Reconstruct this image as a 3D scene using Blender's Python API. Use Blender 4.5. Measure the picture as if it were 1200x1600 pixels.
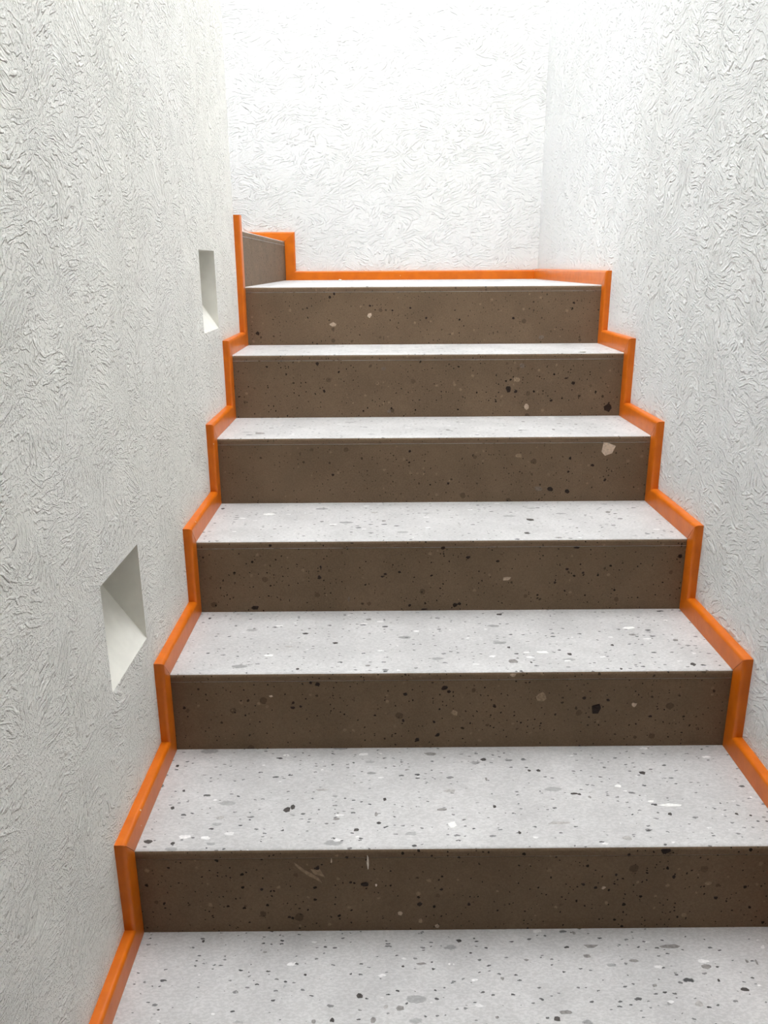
import bpy, bmesh, math, random
from mathutils import Matrix, Vector

scene = bpy.context.scene
for o in list(bpy.data.objects):
    bpy.data.objects.remove(o)

# ------------------------------------------------------------------ camera
cam_data = bpy.data.cameras.new('camera')
cam = bpy.data.objects.new('camera', cam_data)
scene.collection.objects.link(cam)
scene.camera = cam
cam_data.sensor_fit = 'VERTICAL'
cam_data.sensor_height = 32.0
cam_data.lens = 1243.09 / 1600 * 32.0
cam_data.clip_start = 0.01
_r = Vector((0.9999692141, -0.0056388994, -0.0054565234))
_u = Vector((0.0068813182, 0.2960308951, 0.9551535775))
_f = Vector((0.0037707154, 0.9551617203, -0.2960605846))
_m = Matrix((_r, _u, -_f)).transposed().to_4x4()
_m.translation = Vector((0.40758, -1.0855, 1.08586))
cam.matrix_world = _m

# ------------------------------------------------------------------ sky, exposure
world = bpy.data.worlds.new('overcast_sky')
scene.world = world
world.use_nodes = True
wn = world.node_tree.nodes
SKY_STRENGTH = 12.8
wl = world.node_tree.links
w_tc = wn.new('ShaderNodeTexCoord')
w_sep = wn.new('ShaderNodeSeparateXYZ')
wl.new(w_tc.outputs['Generated'], w_sep.inputs[0])
w_map = wn.new('ShaderNodeMapRange')            # ground below the horizon, even overcast above
w_map.inputs[1].default_value, w_map.inputs[2].default_value = -0.02, 0.02
wl.new(w_sep.outputs['Z'], w_map.inputs[0])
w_mix = wn.new('ShaderNodeMix')
w_mix.data_type = 'RGBA'
wl.new(w_map.outputs[0], w_mix.inputs[0])
w_mix.inputs[6].default_value = (0.16, 0.13, 0.10, 1)
w_mix.inputs[7].default_value = (0.97, 0.985, 1.0, 1)
wl.new(w_mix.outputs[2], wn['Background'].inputs['Color'])
wn['Background'].inputs['Strength'].default_value = SKY_STRENGTH
vs = scene.view_settings
vs.view_transform = 'Standard'
vs.look = 'None'
vs.gamma = 1.0
vs.use_curve_mapping = False
vs.exposure = 0.0

# unseen wall tops and two added roof slabs, sky gap tuned for the light
WALL_Z, BLOCKER_Z, GAP_Y0, GAP_Y1 = 4.0, 4.01, -0.65, 1.85

# ------------------------------------------------------------------ measures
YS = [-0.0020, 0.2850, 0.5723, 0.8678, 1.1454, 1.4272]           # riser faces 1..6
ZS = [0.0037, 0.1705, 0.3370, 0.5059, 0.6756, 0.8515, 1.0257]    # tread tops 0..6
Z7 = 1.1875
W = 1.0834            # clear width between the skirtings
T = 0.018             # skirting proud of the plaster
BAND = 0.042          # skirting height above the tread
OUT = 0.037           # skirting depth in front of a riser
YB = 2.5348           # inner face of the back skirting
SLAB = 0.0175         # tread slab thickness
XLW, XRW, YBW = -T, W + T, YB + T
YEND = YS[5] - OUT    # end of the left wall

# ------------------------------------------------------------------ node helpers
class NT:
    def __init__(self, name):
        self.m = bpy.data.materials.new(name)
        self.m.use_nodes = True
        self.t = self.m.node_tree
        self.b = self.t.nodes['Principled BSDF']
    def n(self, kind, **kw):
        nd = self.t.nodes.new(kind)
        for k, v in kw.items():
            setattr(nd, k, v)
        return nd
    def l(self, a, b):
        self.t.links.new(a, b)
    def put(self, sock, v):
        if hasattr(v, 'is_linked') or isinstance(v, bpy.types.NodeSocket):
            self.l(v, sock)
        else:
            sock.default_value = v
    def math(self, op, a, b=None, c=None, clamp=False):
        nd = self.n('ShaderNodeMath', operation=op, use_clamp=clamp)
        for i, v in enumerate((a, b, c)):
            if v is not None:
                self.put(nd.inputs[i], v)
        return nd.outputs[0]
    def vmath(self, op, a, b):
        nd = self.n('ShaderNodeVectorMath', operation=op)
        self.put(nd.inputs[0], a)
        self.put(nd.inputs[1], b)
        return nd.outputs[0]
    def noise(self, vec, scale, detail=2.0, rough=0.5, dist=0.0, out=0):
        nd = self.n('ShaderNodeTexNoise')
        self.put(nd.inputs['Vector'], vec)
        nd.inputs['Scale'].default_value = scale
        nd.inputs['Detail'].default_value = detail
        nd.inputs['Roughness'].default_value = rough
        nd.inputs['Distortion'].default_value = dist
        return nd.outputs[out]
    def ramp(self, v, a, b, lo=0.0, hi=1.0, smooth=True):
        nd = self.n('ShaderNodeMapRange', interpolation_type='SMOOTHSTEP' if smooth else 'LINEAR')
        self.put(nd.inputs[0], v)
        nd.inputs[1].default_value = a
        nd.inputs[2].default_value = b
        nd.inputs[3].default_value = lo
        nd.inputs[4].default_value = hi
        return nd.outputs[0]
    def mix(self, fac, a, b):
        nd = self.n('ShaderNodeMix', data_type='RGBA')
        self.put(nd.inputs[0], fac)
        self.put(nd.inputs[6], a)
        self.put(nd.inputs[7], b)
        return nd.outputs[2]
    def mapping(self, vec, rot=(0, 0, 0), scale=(1, 1, 1), loc=(0, 0, 0)):
        nd = self.n('ShaderNodeMapping')
        self.l(vec, nd.inputs[0])
        nd.inputs[1].default_value = loc
        nd.inputs[2].default_value = rot
        nd.inputs[3].default_value = scale
        return nd.outputs[0]

def rgb(r, g, b):
    return (r, g, b, 1)

# ------------------------------------------------------------------ materials
def plaster(name, axis, colour, depth=0.004, seed=0.0, fine=1.0, calm_lo=0.4, inv=False, gritty=0.45):
    """Trowelled 'scratched' stucco: short drag marks whose direction wanders."""
    s = NT(name)
    geo = s.n('ShaderNodeNewGeometry')
    sep = s.n('ShaderNodeSeparateXYZ')
    s.l(geo.outputs['Position'], sep.inputs[0])
    com = s.n('ShaderNodeCombineXYZ')
    s.l(sep.outputs['Y' if axis == 'x' else 'X'], com.inputs[0])
    s.l(sep.outputs['Z'], com.inputs[1])
    com.inputs[2].default_value = seed
    p = com.outputs[0]
    # slow warp so that marks bend
    wv = s.noise(p, 7.0, 1.0, out=1)
    wv = s.vmath('SUBTRACT', wv, (0.5, 0.5, 0.5))
    wv = s.vmath('MULTIPLY', wv, (0.10, 0.10, 0.0))
    q = s.vmath('ADD', p, wv)
    wf = s.noise(p, 60.0, 1.0, out=1)
    wf = s.vmath('SUBTRACT', wf, (0.5, 0.5, 0.5))
    wf = s.vmath('MULTIPLY', wf, (0.006, 0.006, 0.0))
    q = s.vmath('ADD', q, wf)
    layers = []
    for i, (ang, along, across) in enumerate(((0.10, 34, 185), (2.80, 38, 180), (0.48, 42, 200), (1.25, 62, 175))):
        a = s.mapping(q, rot=(0, 0, -ang), loc=(3.1 * i, 1.7 * i, 0))
        a = s.vmath('MULTIPLY', a, (along * fine, across * fine, 1.0))
        layers.append(s.ramp(s.noise(a, 1.0, 1.0, 0.5, 0.35), 0.53, 0.63))      # raised drag crumbs
    def pick(k, scale, at=0.5):
        return s.ramp(s.noise(s.mapping(p, loc=(5.0 * k + 2, 9.0 * k, 4.0 * k)), scale, 1.5), at - 0.04, at + 0.04)
    def blend(f, a, b):
        return s.math('ADD', s.math('MULTIPLY', a, s.math('SUBTRACT', 1.0, f)), s.math('MULTIPLY', b, f))
    height = blend(pick(3, 11.0), blend(pick(1, 13.0), layers[0], layers[1]), blend(pick(2, 13.0, 0.56), layers[2], layers[3]))
    calm = s.ramp(s.noise(s.mapping(p, loc=(21, 4, 0)), 14.0, 2.0), 0.34, 0.58, calm_lo, 1.0)
    height = s.math('MULTIPLY', height, calm)
    grit = s.ramp(s.noise(q, 260.0 * fine, 2.0, 0.6), 0.48, 0.66, 0.0, gritty)
    height = s.math('ADD', height, grit)
    bump = s.n('ShaderNodeBump')
    bump.inputs['Strength'].default_value = 1.0
    bump.inputs['Distance'].default_value = depth
    bump.invert = inv
    s.l(height, bump.inputs['Height'])
    s.l(bump.outputs[0], s.b.inputs['Normal'])
    tint = s.ramp(s.noise(p, 2.2, 3.0), 0.3, 0.7)
    dark = tuple(c * 0.975 for c in colour[:2]) + (colour[2] * 0.96, 1)
    s.l(s.mix(tint, dark, rgb(*colour)), s.b.inputs['Base Color'])
    s.b.inputs['Roughness'].default_value = 0.62
    s.b.inputs['Specular IOR Level'].default_value = 0.35
    return s.m

def stone(name, base, stretch, polish, spec=0.4):
    """Volcanic tuff with dark, grey and white fragments."""
    s = NT(name)
    geo = s.n('ShaderNodeNewGeometry')
    p0 = geo.outputs['Position']
    wv = s.vmath('MULTIPLY', s.vmath('SUBTRACT', s.noise(p0, 140.0, 2.0, out=1), (0.5, 0.5, 0.5)), (0.006, 0.006, 0.006))
    p = s.vmath('ADD', p0, wv)
    p = s.vmath('MULTIPLY', p, stretch)
    mott = s.ramp(s.noise(p0, 9.0, 4.0, 0.6), 0.3, 0.7)
    c1 = rgb(*[v * 0.90 for v in base])
    c2 = rgb(*[min(1, v * 1.06) for v in base])
    col = s.mix(mott, c1, c2)
    fine = s.ramp(s.noise(p, 320.0, 2.0, 0.6), 0.40, 0.62, 0.90, 1.05)
    def layer(col, scale, rmax, keep, tone, loc):
        v = s.n('ShaderNodeTexVoronoi', feature='F1')
        s.l(s.mapping(p, loc=loc), v.inputs['Vector'])
        v.inputs['Scale'].default_value = scale
        sc = s.n('ShaderNodeSeparateColor')
        s.l(v.outputs['Color'], sc.inputs[0])
        rad = s.ramp(sc.outputs[0], keep, 1.0, 0.0, rmax, smooth=False)
        m = s.ramp(s.math('SUBTRACT', v.outputs['Distance'], rad), -0.05, 0.0, 1.0, 0.0)
        m = s.math('MULTIPLY', m, s.math('GREATER_THAN', sc.outputs[0], keep))
        m = s.math('MULTIPLY', m, s.ramp(sc.outputs[1], 0.0, 1.0, 0.65, 1.0))
        return s.mix(m, col, rgb(*tone))
    grey = tuple(v * 0.55 for v in base)
    dark = tuple(v * 0.09 for v in base)
    pale = tuple(min(1.0, v * 1.45) for v in base)
    col = layer(col, 34, 0.30, 0.72, grey, (1, 2, 3))
    col = layer(col, 60, 0.28, 0.70, pale, (4, 1, 7))
    col = layer(col, 75, 0.26, 0.62, dark, (8, 3, 1))
    col = layer(col, 150, 0.30, 0.45, dark, (2, 9, 5))
    col = layer(col, 30, 0.15, 0.72, dark, (6, 6, 2))
    mul = s.n('ShaderNodeMix', data_type='RGBA', blend_type='MULTIPLY')
    mul.inputs[0].default_value = 1.0
    s.l(col, mul.inputs[6])
    cc = s.n('ShaderNodeCombineColor')
    for i in range(3):
        s.l(fine, cc.inputs[i])
    s.l(cc.outputs[0], mul.inputs[7])
    s.l(mul.outputs[2], s.b.inputs['Base Color'])
    s.b.inputs['Roughness'].default_value = polish
    s.b.inputs['Specular IOR Level'].default_value = spec
    bump = s.n('ShaderNodeBump')
    bump.inputs['Strength'].default_value = 0.35
    bump.inputs['Distance'].default_value = 0.001
    s.l(s.noise(p0, 260.0, 3.0), bump.inputs['Height'])
    s.l(bump.outputs[0], s.b.inputs['Normal'])
    return s.m

def flat(name, colour, rough=0.6, spec=0.4, vary=0.08, scale=60.0):
    s = NT(name)
    geo = s.n('ShaderNodeNewGeometry')
    f = s.ramp(s.noise(geo.outputs['Position'], scale, 3.0), 0.3, 0.7)
    s.l(s.mix(f, rgb(*[c * (1 - vary) for c in colour]), rgb(*[min(1, c * (1 + vary)) for c in colour])), s.b.inputs['Base Color'])
    s.b.inputs['Roughness'].default_value = rough
    s.b.inputs['Specular IOR Level'].default_value = spec
    return s.m

def paint(name):
    """Glossy orange enamel with a few knocks through to pale plaster."""
    s = NT(name)
    geo = s.n('ShaderNodeNewGeometry')
    p = geo.outputs['Position']
    f = s.ramp(s.noise(p, 25.0, 3.0), 0.3, 0.7)
    col = s.mix(f, rgb(0.58, 0.125, 0.003), rgb(0.66, 0.150, 0.004))
    v = s.n('ShaderNodeTexVoronoi', feature='F1')
    wv = s.vmath('MULTIPLY', s.vmath('SUBTRACT', s.noise(p, 300.0, 2.0, out=1), (0.5, 0.5, 0.5)), (0.004, 0.004, 0.004))
    s.l(s.vmath('ADD', p, wv), v.inputs['Vector'])
    v.inputs['Scale'].default_value = 34.0
    sc = s.n('ShaderNodeSeparateColor')
    s.l(v.outputs['Color'], sc.inputs[0])
    chip = s.math('MULTIPLY', s.math('GREATER_THAN', sc.outputs[0], 0.90), s.math('LESS_THAN', v.outputs['Distance'], 0.06))
    s.l(s.mix(chip, col, rgb(0.75, 0.55, 0.38)), s.b.inputs['Base Color'])
    s.b.inputs['Roughness'].default_value = 0.33
    s.b.inputs['Specular IOR Level'].default_value = 0.4
    bump = s.n('ShaderNodeBump')
    bump.inputs['Strength'].default_value = 0.25
    bump.inputs['Distance'].default_value = 0.002
    s.l(s.noise(p, 45.0, 2.0), bump.inputs['Height'])
    s.l(bump.outputs[0], s.b.inputs['Normal'])
    return s.m

M_LEFT = plaster('cream_plaster', 'x', (0.89, 0.885, 0.845), 0.0036, 0.0, 0.86, 0.15, False, 0.34)
M_RIGHT = plaster('white_plaster', 'x', (0.86, 0.87, 0.875), 0.0052, 7.0, 0.70, 0.45, False, 0.24)
M_BACK = plaster('white_plaster_back', 'y', (0.76, 0.765, 0.76), 0.0034, 3.0, 0.72, 0.25, False, 0.15)
M_NICHE = flat('niche_plaster', (0.80, 0.785, 0.72), 0.7, 0.3, 0.04, 30.0)
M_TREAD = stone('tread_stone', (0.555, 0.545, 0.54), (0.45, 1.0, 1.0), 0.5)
M_RISER_SHADED = stone('riser_stone_shaded', (0.175, 0.120, 0.076), (1.0, 1.0, 1.0), 0.6, 0.15)  # same stone as the treads, with the shade put into its brown colour
M_ORANGE = paint('orange_enamel')
M_BROWN_BLOCK = flat('brown_blocker', (0.22, 0.11, 0.045))  # unseen slab, browned to tint the light on the low risers
M_WHITE = flat('white_blocker', (0.78, 0.78, 0.76))
M_BROWN = flat('brown_bounce', (0.20, 0.09, 0.03))  # unseen near wall, browned so its bounce warms the low risers
M_FLOOR = flat('brown_bounce_floor', (0.20, 0.11, 0.06))  # unseen floor, browned for the same warm bounce
CHIP = {
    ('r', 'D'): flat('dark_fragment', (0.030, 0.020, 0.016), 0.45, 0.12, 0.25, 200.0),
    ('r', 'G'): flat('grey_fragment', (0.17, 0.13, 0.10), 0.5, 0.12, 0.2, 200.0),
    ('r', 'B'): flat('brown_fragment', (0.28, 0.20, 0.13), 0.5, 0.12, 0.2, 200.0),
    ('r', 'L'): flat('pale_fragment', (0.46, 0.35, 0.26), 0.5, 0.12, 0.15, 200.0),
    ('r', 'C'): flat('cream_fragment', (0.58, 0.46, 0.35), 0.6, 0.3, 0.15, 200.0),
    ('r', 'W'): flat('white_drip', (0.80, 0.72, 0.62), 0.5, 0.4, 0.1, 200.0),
    ('t', 'D'): flat('charcoal_fragment', (0.075, 0.068, 0.064), 0.45, 0.12, 0.25, 200.0),
    ('t', 'G'): flat('mid_grey_fragment', (0.27, 0.255, 0.245), 0.5, 0.12, 0.2, 200.0),
    ('t', 'L'): flat('light_grey_fragment', (0.43, 0.41, 0.395), 0.5, 0.12, 0.15, 200.0),
    ('t', 'W'): flat('white_fragment', (0.82, 0.81, 0.79), 0.5, 0.4, 0.08, 200.0),
}
M_CRUMB = flat('plaster_crumb', (0.62, 0.60, 0.55))

# ------------------------------------------------------------------ object helpers
def link(name, me, mat, parent=None):
    o = bpy.data.objects.new(name, me)
    scene.collection.objects.link(o)
    if mat is not None and not me.materials:
        me.materials.append(mat)
    if parent is not None:
        o.parent = parent
    return o

def from_bm(name, bm, mat, parent=None, smooth=False):
    bmesh.ops.recalc_face_normals(bm, faces=bm.faces)
    me = bpy.data.meshes.new(name)
    bm.to_mesh(me)
    bm.free()
    if smooth:
        for p in me.polygons:
            p.use_smooth = True
        me.set_sharp_from_angle(angle=math.radians(40))
    return link(name, me, mat, parent)

def box_bm(x0, x1, y0, y1, z0, z1, bm=None):
    bm = bm or bmesh.new()
    v = [bm.verts.new((x, y, z)) for x in (x0, x1) for y in (y0, y1) for z in (z0, z1)]
    for f in ((0, 1, 3, 2), (4, 6, 7, 5), (0, 4, 5, 1), (2, 3, 7, 6), (0, 2, 6, 4), (1, 5, 7, 3)):
        bm.faces.new([v[i] for i in f])
    return bm

def box(name, x0, x1, y0, y1, z0, z1, mat, parent=None):
    return from_bm(name, box_bm(x0, x1, y0, y1, z0, z1), mat, parent)

def prism(pts, axis, a0, a1):
    """Closed outline in the plane across 'axis', swept from a0 to a1."""
    bm = bmesh.new()
    def P(p, a):
        return {'x': (a, p[0], p[1]), 'y': (p[0], a, p[1]), 'z': (p[0], p[1], a)}[axis]
    A = [bm.verts.new(P(p, a0)) for p in pts]
    B = [bm.verts.new(P(p, a1)) for p in pts]
    n = len(pts)
    for i in range(n):
        bm.faces.new((A[i], A[(i + 1) % n], B[(i + 1) % n], B[i]))
    bm.faces.new(A)
    bm.faces.new(B[::-1])
    return bm

def empty(name, loc=(0, 0, 0)):
    o = bpy.data.objects.new(name, None)
    o.empty_display_size = 0.1
    scene.collection.objects.link(o)
    o.location = loc
    return o

def tag(o, label=None, cat=None, kind=None, group=None):
    for k, v in (('label', label), ('category', cat), ('kind', kind), ('group', group)):
        if v:
            o[k] = v
    return o

# ------------------------------------------------------------------ setting: walls, added roof slabs, floor
Y_NEAR, Z_LOW = -3.2, ZS[0] - 0.336
# left wall: inner wall of the stair, with two wedge-shaped niches cut into its face
NICHES = [(0.032, 0.225, 0.444, 0.624), (0.888, 1.071, 0.930, 1.124)]
def wall_with_niches():
    bm = bmesh.new()
    ysx = sorted({Y_NEAR, YEND} | {n[0] for n in NICHES} | {n[1] for n in NICHES})
    zsx = sorted({Z_LOW, WALL_Z} | {n[2] for n in NICHES} | {n[3] for n in NICHES})
    def hole(yc, zc):
        return any(n[0] < yc < n[1] and n[2] < zc < n[3] for n in NICHES)
    vv = {}
    def V(x, y, z):
        k = (round(x, 5), round(y, 5), round(z, 5))
        if k not in vv:
            vv[k] = bm.verts.new((x, y, z))
        return vv[k]
    for i in range(len(ysx) - 1):
        for j in range(len(zsx) - 1):
            if not hole((ysx[i] + ysx[i + 1]) / 2, (zsx[j] + zsx[j + 1]) / 2):
                bm.faces.new((V(XLW, ysx[i], zsx[j]), V(XLW, ysx[i + 1], zsx[j]), V(XLW, ysx[i + 1], zsx[j + 1]), V(XLW, ysx[i], zsx[j + 1])))
    xb = XLW - 0.22
    b = [bm.verts.new(p) for p in ((xb, Y_NEAR, Z_LOW), (xb, YEND, Z_LOW), (xb, YEND, WALL_Z), (xb, Y_NEAR, WALL_Z))]
    bm.faces.new(b[::-1])
    # end face, near face, top and bottom stitched to the gridded front
    bm.faces.new([b[1]] + [V(XLW, YEND, z) for z in zsx] + [b[2]])
    bm.faces.new([b[0]] + [V(XLW, Y_NEAR, z) for z in zsx] + [b[3]])
    bm.faces.new([b[3]] + [V(XLW, y, WALL_Z) for y in ysx] + [b[2]])
    bm.faces.new([b[0]] + [V(XLW, y, Z_LOW) for y in ysx] + [b[1]])
    return bm
wall_left = tag(from_bm('wall_left', wall_with_niches(), M_LEFT),
                'cream stucco wall on the left with two wedge-shaped niches', 'wall', 'structure')
for k, (y0, y1, z0, z1) in enumerate(NICHES):
    bm = bmesh.new()
    dep = (z1 - z0) / 1.51
    pts = [(XLW, z0), (XLW, z1), (XLW - dep, z1)]
    A = [bm.verts.new((x, y0, z)) for x, z in pts]
    B = [bm.verts.new((x, y1, z)) for x, z in pts]
    bm.faces.new(A)
    bm.faces.new(B)
    bm.faces.new((A[1], A[2], B[2], B[1]))
    bm.faces.new((A[0], A[2], B[2], B[0]))
    o = from_bm('wall_niche', bm, M_NICHE, wall_left)
    o['label'] = ('square niche with a sloped sill beside the lower steps', 'tall niche with a sloped sill beside the upper steps')[k]

wall_right = tag(box('wall_right', XRW, XRW + 0.25, Y_NEAR, YBW, Z_LOW, WALL_Z, M_RIGHT),
                 'white rough stucco wall along the right of the stairs', 'wall', 'structure')
wall_back = tag(box('wall_back', -2.0, XRW + 0.25, YBW, YBW + 0.25, Z_LOW, WALL_Z, M_BACK),
                'bright white stucco wall behind the top landing', 'wall', 'structure')
tag(box('wall_turn', -2.25, -2.0, YEND - 0.4, YBW + 0.25, Z_LOW, WALL_Z, M_BACK),
    'white wall closing the upper flight past the turn', 'wall', 'structure')
tag(box('wall_upper_flight', -2.0, XLW - 0.22, YEND - 0.2, YEND, Z_LOW, WALL_Z, M_BACK),
    'white wall on the inner side of the upper flight', 'wall', 'structure')
tag(box('unseen_wall_near', XLW - 0.22, XRW + 0.25, Y_NEAR - 0.2, Y_NEAR, Z_LOW, WALL_Z, M_BROWN),
    'unseen wall behind the viewer, browned to warm the bounced light', 'wall', 'structure')
tag(box('floor', XLW - 0.22, XRW + 0.25, Y_NEAR, 0.0, Z_LOW - 0.1, Z_LOW, M_FLOOR),
    'unseen floor at the foot of the stairs, browned to warm the bounced light', 'floor', 'structure')
tag(box('added_roof', -2.25, XRW + 1.0, Y_NEAR - 0.2, GAP_Y0, BLOCKER_Z, BLOCKER_Z + 0.12, M_BROWN_BLOCK),  # added to keep direct sky off the lower risers
    'unseen brown slab added to block sky over the stair foot', 'added_roof', 'structure')

tag(box('added_roof', -2.25, XRW + 1.0, GAP_Y1, YBW + 1.0, BLOCKER_Z, BLOCKER_Z + 0.12, M_WHITE),  # added to cut the light at the top of the back wall
    'unseen white slab added to dim the light on the back wall', 'added_roof', 'structure')

# ------------------------------------------------------------------ staircase
stair = tag(empty('staircase', (W / 2, YS[0], ZS[0])),
            'grey speckled stone staircase climbing to a landing and turning left', 'staircase')
bpy.context.view_layer.update()
INV = stair.matrix_world.inverted()
def under(o, parent=stair):
    """Parent while keeping the mesh in world measures (the empty is only translated)."""
    o.parent = parent
    if parent is stair:
        o.matrix_parent_inverse = INV
    return o

def nose_profile(y0, y1, z1, th, r=0.008, n=6):
    pts = [(y1, z1 - th), (y0 + 0.0012, z1 - th), (y0, z1 - th + 0.0012)]
    for i in range(n + 1):
        a = math.pi - i / n * math.pi / 2
        pts.append((y0 + r + r * math.cos(a), z1 - r + r * math.sin(a)))
    pts.append((y1, z1))
    return pts

def shaded_front(o, d):
    """The upright edge of a tread slab takes the same painted shade as the risers."""
    o.data.materials.append(M_RISER_SHADED)
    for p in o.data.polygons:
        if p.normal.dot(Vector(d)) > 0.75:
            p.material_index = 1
YA = {k + 1: y for k, y in enumerate(YS)}
ZA = {k: z for k, z in enumerate(ZS)}
YA[0], YA[-1] = YS[0] - 0.287, YS[0] - 0.574
ZA[-1], ZA[-2] = ZS[0] - 0.168, ZS[0] - 0.336
treads, risers = {}, {}
X0, X1 = XLW + 0.001, XRW - 0.001
for k in range(-1, 7):
    z0, z1, y = ZA[k - 1], ZA[k] - SLAB, YA[k]
    prof = [(y + 0.0005, z0), (y + 0.0005, z1), (y + 0.02, z1), (y + 0.02, z0)]
    risers[k] = under(from_bm('riser', prism(prof, 'x', X0, X1), M_RISER_SHADED))
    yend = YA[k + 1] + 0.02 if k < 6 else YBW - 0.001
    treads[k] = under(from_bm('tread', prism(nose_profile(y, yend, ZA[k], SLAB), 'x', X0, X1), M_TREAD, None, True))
    shaded_front(treads[k], (0, -1, 0))
treads[6]['label'] = 'square landing slab at the turn'
# upper flight, turning to the left behind the end of the left wall
XU = [0.0, -0.287, -0.574]
ZU = [ZS[6], Z7, Z7 + 0.168, Z7 + 0.336]
for k, x in enumerate(XU):
    z0, z1 = ZU[k], ZU[k + 1]
    prof = [(x - 0.0008, z0), (x - 0.0008, z1 - SLAB), (x - 0.0165, z1 - SLAB), (x - 0.0165, z0)]
    o = under(from_bm('riser', prism(prof, 'y', YS[5] + 0.001, YBW - 0.001), M_RISER_SHADED))
    xe = XU[k + 1] - 0.0165 if k < 2 else -1.999
    prof = [(-a, b) for a, b in nose_profile(-x, -xe, z1, SLAB)]
    shaded_front(under(from_bm('tread', prism(prof, 'y', YS[5] + 0.001, YBW - 0.001), M_TREAD, None, True)), (1, 0, 0))

# ------------------------------------------------------------------ orange skirtings
PROFILE = [(0, 0), (0, 1)]
for i in range(6):
    a = i / 5 * math.pi / 2
    PROFILE.append((1 - 0.17 + 0.17 * math.sin(a), 1 - 0.42 + 0.42 * math.cos(a)))
PROFILE.append((1, 0))
def skirt(name, parent, a0, a1, b0, b1, n, sh0=(0, 0, 0), sh1=(0, 0, 0), th=T):
    """a: start, b: end; 0: edge against the stone, 1: exposed edge; n: towards the room."""
    bm = bmesh.new()
    a0, a1, b0, b1, n, sh0, sh1 = map(Vector, (a0, a1, b0, b1, n, sh0, sh1))
    A = [bm.verts.new(a0.lerp(a1, s) + n * th * t + sh0 * t) for s, t in PROFILE]
    B = [bm.verts.new(b0.lerp(b1, s) + n * th * t + sh1 * t) for s, t in PROFILE]
    m = len(A)
    for i in range(m):
        bm.faces.new((A[i], A[(i + 1) % m], B[(i + 1) % m], B[i]))
    bm.faces.new(A)
    bm.faces.new(B[::-1])
    return from_bm(name, bm, M_ORANGE, parent, True)

def baseboard(name, label):
    return tag(empty(name), label, 'baseboard', 'structure')
bl = baseboard('baseboard_left', 'orange painted skirting stepping up along the left wall')
br = baseboard('baseboard_right', 'orange painted skirting stepping up along the right wall')
bb = baseboard('baseboard_back', 'orange painted skirting along the back wall and up the turn')
G = 0.0004
for root, xw, n in ((bl, XLW, (1, 0, 0)), (br, XRW, (-1, 0, 0))):
    for k in range(0, 7):
        y, z = YA[k], ZA[k]
        if k < 6:
            yn = YA[k + 1]
            skirt('tread_skirting', root, (xw, y + G, z + G), (xw, y - OUT + G, z + BAND), (xw, yn - G, z + G), (xw, yn - OUT - G, z + BAND), n)
        elif root is br:
            skirt('tread_skirting', root, (xw, y + G, z + G), (xw, y - OUT + G, z + BAND), (xw, YBW, z + G), (xw, YBW, z + BAND), n, sh1=(0, -T, 0))
        if k >= 1:
            zb = ZA[k - 1]
            if k == 6 and root is bl:
                o = skirt('newel_skirting', root, (xw, y - G, zb + G), (xw, y - OUT - G, zb + BAND), (xw, y - G, Z7 + BAND), (xw, y - OUT - G, Z7 + BAND), n)
                o['label'] = 'tall orange strip on the corner of the left wall'
            else:
                skirt('riser_skirting', root, (xw, y - G, zb + G), (xw, y - OUT - G, zb + BAND), (xw, y - G, z - G), (xw, y - OUT - G, z + BAND), n)
# return of the left skirting along the upper flight
skirt('tread_skirting', bl, (-T, YEND, Z7 + G), (-T, YEND, Z7 + BAND), (-0.287, YEND, Z7 + G), (-0.287 + OUT, YEND, Z7 + BAND), (0, 1, 0), th=OUT)
zl = ZS[6]
nb = (0, -1, 0)
skirt('landing_skirting', bb, (0.0, YBW, zl + G), (OUT + 0.006, YBW, zl + BAND - 0.004), (XRW, YBW, zl + G), (XRW, YBW, zl + BAND - 0.004), nb, sh1=(-T, 0, 0))
skirt('riser_skirting', bb, (G, YBW, zl + G), (OUT + 0.006 + G, YBW, zl + BAND - 0.004), (G, YBW, Z7 - G), (OUT + 0.006 + G, YBW, Z7 + BAND - 0.004), nb)
for k in range(2):
    x, z = XU[k], ZU[k + 1]
    xn = XU[k + 1]
    skirt('tread_skirting', bb, (x, YBW, z + G), (x + OUT + 0.006, YBW, z + BAND - 0.004), (xn, YBW, z + G), (xn + OUT + 0.006, YBW, z + BAND - 0.004), nb)
    skirt('riser_skirting', bb, (xn + G, YBW, z + G), (xn + OUT + 0.006, YBW, z + BAND - 0.004), (xn + G, YBW, ZU[k + 2] - G), (xn + OUT + 0.006, YBW, ZU[k + 2] + BAND - 0.004), nb)

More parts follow.
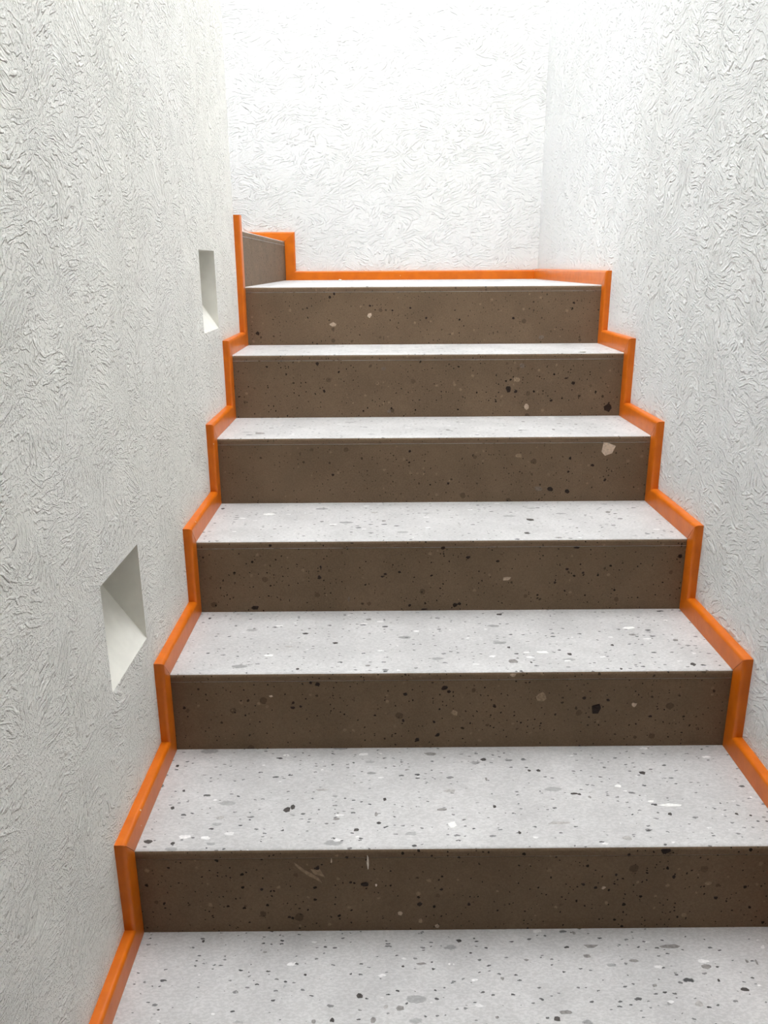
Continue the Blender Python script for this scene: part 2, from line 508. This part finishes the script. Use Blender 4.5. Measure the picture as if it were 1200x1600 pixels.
# ------------------------------------------------------------------ fragments in the stone (flush inlays)
CHIPS = [
('r',6,0.0302,0.8873,0.0086,0.0059,'D'), ('r',6,0.3777,0.9410,0.0078,0.0087,'C'), ('r',6,0.2631,0.9129,0.0136,0.0068,'L'), ('r',6,0.2553,0.9948,0.0048,0.0047,'D'),
('r',6,0.2692,1.0042,0.0038,0.0047,'D'), ('r',6,0.3780,0.9676,0.0049,0.0038,'D'), ('r',6,0.4465,0.9539,0.0039,0.0038,'D'), ('r',6,0.5015,0.9612,0.0039,0.0038,'D'),
('r',6,0.5508,0.9304,0.0040,0.0039,'D'), ('r',6,1.0030,0.9736,0.0052,0.0038,'D'), ('r',6,0.8187,0.9289,0.0051,0.0048,'D'), ('r',6,0.9085,0.8704,0.0083,0.0059,'G'),
('r',5,0.2335,0.8257,0.0052,0.0053,'D'), ('r',5,0.2509,0.7492,0.0043,0.0054,'D'), ('r',5,0.7674,0.7526,0.0085,0.0090,'D'), ('r',5,0.7878,0.7462,0.0047,0.0045,'D'),
('r',5,0.9481,0.7693,0.0075,0.0054,'D'), ('r',5,1.0501,0.6984,0.0110,0.0128,'D'), ('r',5,0.8030,0.8181,0.0075,0.0080,'G'), ('r',5,0.9272,0.7819,0.0046,0.0027,'D'),
('r',5,0.4178,0.8117,0.0080,0.0053,'G'), ('r',5,0.4325,0.6915,0.0063,0.0046,'G'), ('r',5,0.7905,0.7792,0.0093,0.0072,'B'), ('r',5,0.8191,0.7035,0.0077,0.0091,'L'),
('r',5,0.8887,0.7194,0.0057,0.0046,'D'), ('r',4,0.9791,0.6414,0.0177,0.0199,'C'), ('r',4,0.8856,0.6189,0.0043,0.0042,'D'), ('r',4,0.9435,0.6003,0.0051,0.0034,'D'),
('r',4,0.8106,0.5391,0.0119,0.0077,'G'), ('r',4,0.8385,0.5381,0.0077,0.0060,'D'), ('r',4,0.8830,0.5318,0.0061,0.0060,'D'), ('r',4,0.8829,0.5840,0.0035,0.0042,'D'),
('r',4,0.9772,0.5616,0.0037,0.0051,'D'), ('r',4,0.7561,0.6264,0.0099,0.0050,'B'), ('r',4,0.4805,0.6398,0.0040,0.0033,'D'), ('r',4,0.2861,0.5798,0.0040,0.0042,'D'),
('r',4,0.5785,0.5559,0.0041,0.0034,'D'), ('r',3,0.1202,0.3466,0.0098,0.0064,'D'), ('r',3,0.2687,0.4202,0.0049,0.0054,'D'), ('r',3,0.2722,0.4446,0.0027,0.0038,'D'),
('r',3,0.4162,0.4267,0.0043,0.0031,'D'), ('r',3,0.4477,0.4311,0.0036,0.0031,'D'), ('r',3,0.4090,0.4206,0.0036,0.0023,'D'), ('r',3,0.5440,0.4880,0.0050,0.0038,'D'),
('r',3,0.3431,0.5015,0.0042,0.0030,'D'), ('r',3,0.1621,0.4961,0.0034,0.0038,'D'), ('r',3,0.5738,0.3508,0.0059,0.0056,'D'), ('r',3,0.5839,0.3539,0.0052,0.0040,'D'),
('r',3,0.5043,0.3404,0.0102,0.0021,'D'), ('r',3,0.5999,0.4650,0.0058,0.0038,'D'), ('r',3,0.6671,0.4553,0.0051,0.0031,'D'), ('r',3,0.8404,0.4866,0.0066,0.0031,'D'),
('r',3,0.8223,0.4358,0.0038,0.0031,'D'), ('r',3,0.8588,0.4264,0.0031,0.0031,'D'), ('r',3,0.6887,0.4138,0.0103,0.0055,'L'), ('r',3,1.0728,0.4644,0.0049,0.0061,'D'),
('r',3,0.7970,0.4037,0.0031,0.0031,'D'), ('r',3,0.3335,0.3669,0.0027,0.0079,'G'), ('r',3,0.4709,0.3501,0.0044,0.0040,'D'), ('r',2,0.8265,0.2550,0.0123,0.0129,'D'),
('r',2,0.6271,0.2617,0.0039,0.0036,'D'), ('r',2,0.8011,0.2785,0.0040,0.0036,'D'), ('r',2,0.2825,0.3138,0.0054,0.0049,'D'), ('r',2,0.2690,0.3167,0.0036,0.0035,'D'),
('r',2,0.5288,0.3033,0.0069,0.0056,'D'), ('r',2,0.5370,0.2948,0.0038,0.0035,'D'), ('r',2,0.2339,0.2736,0.0036,0.0036,'D'), ('r',2,0.2323,0.2623,0.0049,0.0029,'D'),
('r',2,0.2486,0.2650,0.0030,0.0029,'D'), ('r',2,0.4526,0.2907,0.0044,0.0035,'D'), ('r',2,0.5167,0.1996,0.0045,0.0044,'D'), ('r',2,0.4769,0.1884,0.0045,0.0044,'D'),
('r',2,0.4483,0.2320,0.0032,0.0043,'D'), ('r',2,0.5486,0.2482,0.0064,0.0072,'B'), ('r',2,0.7186,0.2806,0.0119,0.0121,'B'), ('r',2,0.8998,0.2627,0.0055,0.0057,'L'),
('r',2,0.1910,0.2881,0.0036,0.0021,'C'), ('r',2,0.6601,0.3299,0.0058,0.0049,'L'), ('r',2,0.0216,0.2642,0.0035,0.0029,'D'), ('r',2,0.5087,0.2285,0.0032,0.0036,'D'),
('r',2,0.9335,0.2376,0.0041,0.0036,'D'), ('r',2,0.8476,0.2739,0.0033,0.0029,'D'), ('r',1,0.3821,0.1452,0.0020,0.0142,'W'), ('r',1,0.3217,0.1484,0.0012,0.0051,'C'),
('r',1,0.3952,0.0985,0.0016,0.0026,'W'), ('r',1,0.2983,0.1333,0.0036,0.0039,'D'), ('r',1,0.4673,0.0581,0.0049,0.0041,'D'), ('r',1,0.4350,0.0398,0.0043,0.0054,'L'),
('r',1,0.4698,0.0232,0.0038,0.0048,'B'), ('r',1,0.4982,0.0121,0.0044,0.0041,'L'), ('r',1,0.5046,0.0882,0.0032,0.0020,'D'), ('r',1,0.2041,0.0914,0.0025,0.0027,'D'),
('r',1,0.3529,0.1042,0.0026,0.0026,'D'), ('r',1,0.3763,0.1000,0.0064,0.0040,'D'), ('r',1,0.8723,0.1632,0.0097,0.0071,'D'), ('r',1,0.9661,0.0661,0.0036,0.0034,'D'),
('r',1,0.8914,0.1102,0.0030,0.0033,'D'), ('r',1,0.7416,0.0961,0.0029,0.0027,'D'), ('r',1,0.7627,0.0894,0.0034,0.0027,'D'), ('r',1,0.7949,0.1151,0.0024,0.0033,'D'),
('r',1,0.9507,0.0965,0.0058,0.0040,'B'), ('r',1,0.7756,0.0892,0.0045,0.0033,'L'), ('r',1,0.2477,0.0338,0.0037,0.0027,'D'), ('r',1,0.5514,0.0572,0.0033,0.0034,'D'),
('t',0,0.3690,-0.1286,0.0055,0.0045,'D'), ('t',0,0.4304,-0.1515,0.0073,0.0049,'G'), ('t',0,0.3905,-0.1705,0.0043,0.0058,'G'), ('t',0,0.3290,-0.1698,0.0043,0.0042,'D'),
('t',0,0.3019,-0.1717,0.0034,0.0032,'G'), ('t',0,0.4676,-0.0705,0.0083,0.0025,'G'), ('t',0,0.5329,-0.0251,0.0048,0.0033,'D'), ('t',0,0.5952,-0.0997,0.0036,0.0035,'G'),
('t',0,0.5773,-0.1681,0.0029,0.0032,'G'), ('t',0,0.2815,-0.0892,0.0031,0.0024,'D'), ('t',0,0.4384,-0.0751,0.0026,0.0018,'D'), ('t',0,0.5498,-0.0500,0.0026,0.0019,'D'),
('t',0,0.4099,-0.1480,0.0039,0.0038,'L'), ('t',0,0.7512,-0.0380,0.0138,0.0039,'G'), ('t',0,0.8833,-0.0407,0.0180,0.0045,'G'), ('t',0,0.7397,-0.0584,0.0063,0.0038,'G'),
('t',0,0.8123,-0.0680,0.0093,0.0037,'G'), ('t',0,0.9283,-0.0803,0.0087,0.0049,'G'), ('t',0,0.9693,-0.1235,0.0075,0.0040,'D'), ('t',0,0.9361,-0.1069,0.0025,0.0029,'D'),
('t',0,0.6831,-0.1606,0.0116,0.0032,'G'), ('t',0,0.6663,-0.1712,0.0058,0.0042,'D'), ('t',0,0.7297,-0.0112,0.0032,0.0040,'G'), ('t',0,1.0114,-0.0726,0.0026,0.0055,'G'),
('t',0,0.9965,-0.0712,0.0031,0.0037,'G'), ('t',0,0.8887,-0.1485,0.0059,0.0055,'L'), ('t',0,0.6389,-0.0648,0.0042,0.0025,'G'), ('t',0,0.8321,-0.1151,0.0045,0.0029,'G'),
('t',0,0.2170,-0.0015,0.0033,0.0020,'D'), ('t',0,0.2110,-0.0450,0.0042,0.0019,'G'), ('t',0,0.1047,-0.0217,0.0027,0.0026,'D'), ('t',0,0.0625,-0.1499,0.0024,0.0016,'D'),
('t',1,0.2378,0.0997,0.0068,0.0069,'D'), ('t',1,0.2472,0.1066,0.0051,0.0061,'D'), ('t',1,0.4106,0.1257,0.0034,0.0045,'D'), ('t',1,0.3619,0.0449,0.0049,0.0040,'D'),
('t',1,0.4003,0.0623,0.0038,0.0033,'D'), ('t',1,0.5114,0.0963,0.0101,0.0043,'G'), ('t',1,0.5018,0.2635,0.0163,0.0053,'G'), ('t',1,0.5282,0.1484,0.0140,0.0046,'L'),
('t',1,0.2960,0.1545,0.0117,0.0037,'L'), ('t',1,0.6022,0.2431,0.0056,0.0052,'D'), ('t',1,0.5260,0.0575,0.0082,0.0089,'W'), ('t',1,0.6049,0.1037,0.0034,0.0043,'D'),
('t',1,0.3958,0.0846,0.0034,0.0067,'G'), ('t',1,0.6004,0.1809,0.0024,0.0058,'G'), ('t',1,0.3260,0.0732,0.0067,0.0033,'G'), ('t',1,0.4524,0.2123,0.0036,0.0030,'G'),
('t',1,0.0154,0.0200,0.0080,0.0046,'D'), ('t',1,0.0579,0.0158,0.0037,0.0038,'D'), ('t',1,0.0354,0.1066,0.0040,0.0043,'D'), ('t',1,0.0140,0.2304,0.0037,0.0041,'D'),
('t',1,0.0440,0.1548,0.0029,0.0028,'D'), ('t',1,0.1245,0.0790,0.0078,0.0050,'L'), ('t',1,0.8966,0.1971,0.0072,0.0069,'D'), ('t',1,0.7537,0.1375,0.0081,0.0027,'D'),
('t',1,0.7625,0.1356,0.0046,0.0036,'D'), ('t',1,0.7796,0.1268,0.0034,0.0036,'G'), ('t',1,0.9070,0.0793,0.0039,0.0042,'D'), ('t',1,1.0231,0.0783,0.0039,0.0034,'D'),
('t',1,1.0457,0.0742,0.0028,0.0025,'D'), ('t',1,0.7129,0.0589,0.0252,0.0049,'L'), ('t',1,0.6375,0.0352,0.0032,0.0039,'D'), ('t',1,0.8146,0.0189,0.0085,0.0054,'L'),
('t',1,0.8398,0.1587,0.0082,0.0047,'W'), ('t',1,0.8853,0.1142,0.0063,0.0035,'W'), ('t',1,0.9157,0.1033,0.0226,0.0043,'W'), ('t',1,0.6850,0.2072,0.0036,0.0040,'D'),
('t',1,0.7020,0.2070,0.0042,0.0040,'D'), ('t',2,0.2453,0.4587,0.0096,0.0046,'D'), ('t',2,0.3103,0.4136,0.0067,0.0044,'D'), ('t',2,0.3786,0.5270,0.0064,0.0050,'G'),
('t',2,0.6710,0.5489,0.0064,0.0051,'D'), ('t',2,0.7850,0.3564,0.0051,0.0068,'D'), ('t',2,0.6667,0.3284,0.0107,0.0079,'G'), ('t',2,0.8712,0.2939,0.0031,0.0038,'D'),
('t',2,1.0162,0.3097,0.0056,0.0065,'D'), ('t',2,1.0187,0.4155,0.0053,0.0059,'G'), ('t',2,0.6674,0.3872,0.0046,0.0043,'D'), ('t',2,0.8816,0.3943,0.0046,0.0043,'D'),
('t',2,0.9373,0.4418,0.0094,0.0045,'G'), ('t',2,0.7015,0.3226,0.0025,0.0039,'D'), ('t',2,0.9405,0.4750,0.0165,0.0063,'W'), ('t',2,0.7314,0.3656,0.0129,0.0055,'W'),
('t',2,0.2167,0.3995,0.0092,0.0043,'L'), ('t',2,0.1796,0.3606,0.0116,0.0041,'W'), ('t',2,0.0248,0.5398,0.0043,0.0051,'D'), ('t',2,0.2432,0.3038,0.0037,0.0039,'D'),
('t',2,0.3800,0.3145,0.0050,0.0039,'G'), ('t',3,0.7619,0.7158,0.0106,0.0099,'D'), ('t',3,0.7367,0.6168,0.0072,0.0067,'D'), ('t',3,0.9636,0.7729,0.0070,0.0079,'G'),
('t',3,0.8022,0.5844,0.0085,0.0065,'G'), ('t',3,0.1330,0.7737,0.0157,0.0079,'W'), ('t',3,0.0113,0.8221,0.0048,0.0069,'D'), ('t',3,0.3914,0.7809,0.0079,0.0066,'L'),
('t',3,0.4146,0.7137,0.0061,0.0049,'G'), ('t',4,0.0977,0.9285,0.0140,0.0122,'G'), ('t',4,0.5834,0.9542,0.0066,0.0084,'G'), ('t',4,0.9326,1.0209,0.0051,0.0071,'G'),
('t',4,0.8583,0.9536,0.0050,0.0084,'G')
]
rng = random.Random(7)
def fragment(kind, k, a, b, ha, hb, tone):
    n = rng.choice((5, 6, 7, 8))
    ph = rng.uniform(0, 6.28)
    if tone == 'W' and kind == 'r':
        n = 10
    pts = []
    for i in range(n):
        t = ph + 6.2832 * (i + rng.uniform(-0.25, 0.25)) / n
        r = rng.uniform(0.68, 1.18)
        pts.append((a + ha * r * math.cos(t), b + hb * r * math.sin(t)))
    if kind == 'r':
        top = ZA[k] - 0.0045
        pts = [(p, min(q, top)) for p, q in pts]
        y = YA[k]
        bm = prism(pts, 'y', y - 0.0003, y + 0.0035)
        par = risers[k]
    else:
        z = ZA[k]
        bm = prism(pts, 'z', z + 0.0003, z - 0.003)
        par = treads[k]
    name = 'paint_drip' if (kind == 'r' and tone == 'W') else 'stone_chip'
    return from_bm(name, bm, CHIP[(kind, tone)], par)
for c in CHIPS:
    fragment(*c)
# smear of mortar on the lowest riser
px = 1 / 914.0
sm = [(-20, -16), (-12, -10), (-4, -3), (6, 1), (12, 8), (17, 12), (14, 2), (4, -6), (8, -12), (18, -2), (21, 3), (23, 15), (18, 21), (8, 10), (-4, 4), (-14, -6)]
def smear(pts):
    outline = [(0.2843 + u * px, 0.1257 - v * px) for u, v in pts]
    from_bm('mortar_smear', prism(outline, 'y', YS[0] - 0.0003, YS[0] + 0.003), CHIP[('r', 'B')], risers[1])
smear([(-22, -18), (-14, -12), (-6, -4), (4, 2), (14, 10), (19, 20), (10, 13), (-2, 6), (-12, -3), (-20, -12)])
smear([(2, -6), (10, -4), (16, -6), (20, 2), (24, 10), (16, 6), (8, 4)])

# ------------------------------------------------------------------ loose crumbs
def crumb(loc, label, s):
    bm = bmesh.new()
    bmesh.ops.create_icosphere(bm, subdivisions=1, radius=1.0)
    for v in bm.verts:
        f = rng.uniform(0.7, 1.2)
        v.co = Vector((v.co.x * s[0] * f, v.co.y * s[1] * f, max(-0.5, v.co.z * f) * s[2] + s[2] * 0.5))
    o = from_bm('plaster_crumb', bm, M_CRUMB)
    o.location = loc
    tag(o, label, 'debris')
crumb((0.2475, 2.30, ZS[6]), 'small pale plaster crumb lying on the landing', (0.008, 0.006, 0.006))
crumb((0.9715, 1.157, ZS[5]), 'tiny pale plaster flake on the nosing of the fifth step', (0.010, 0.006, 0.003))
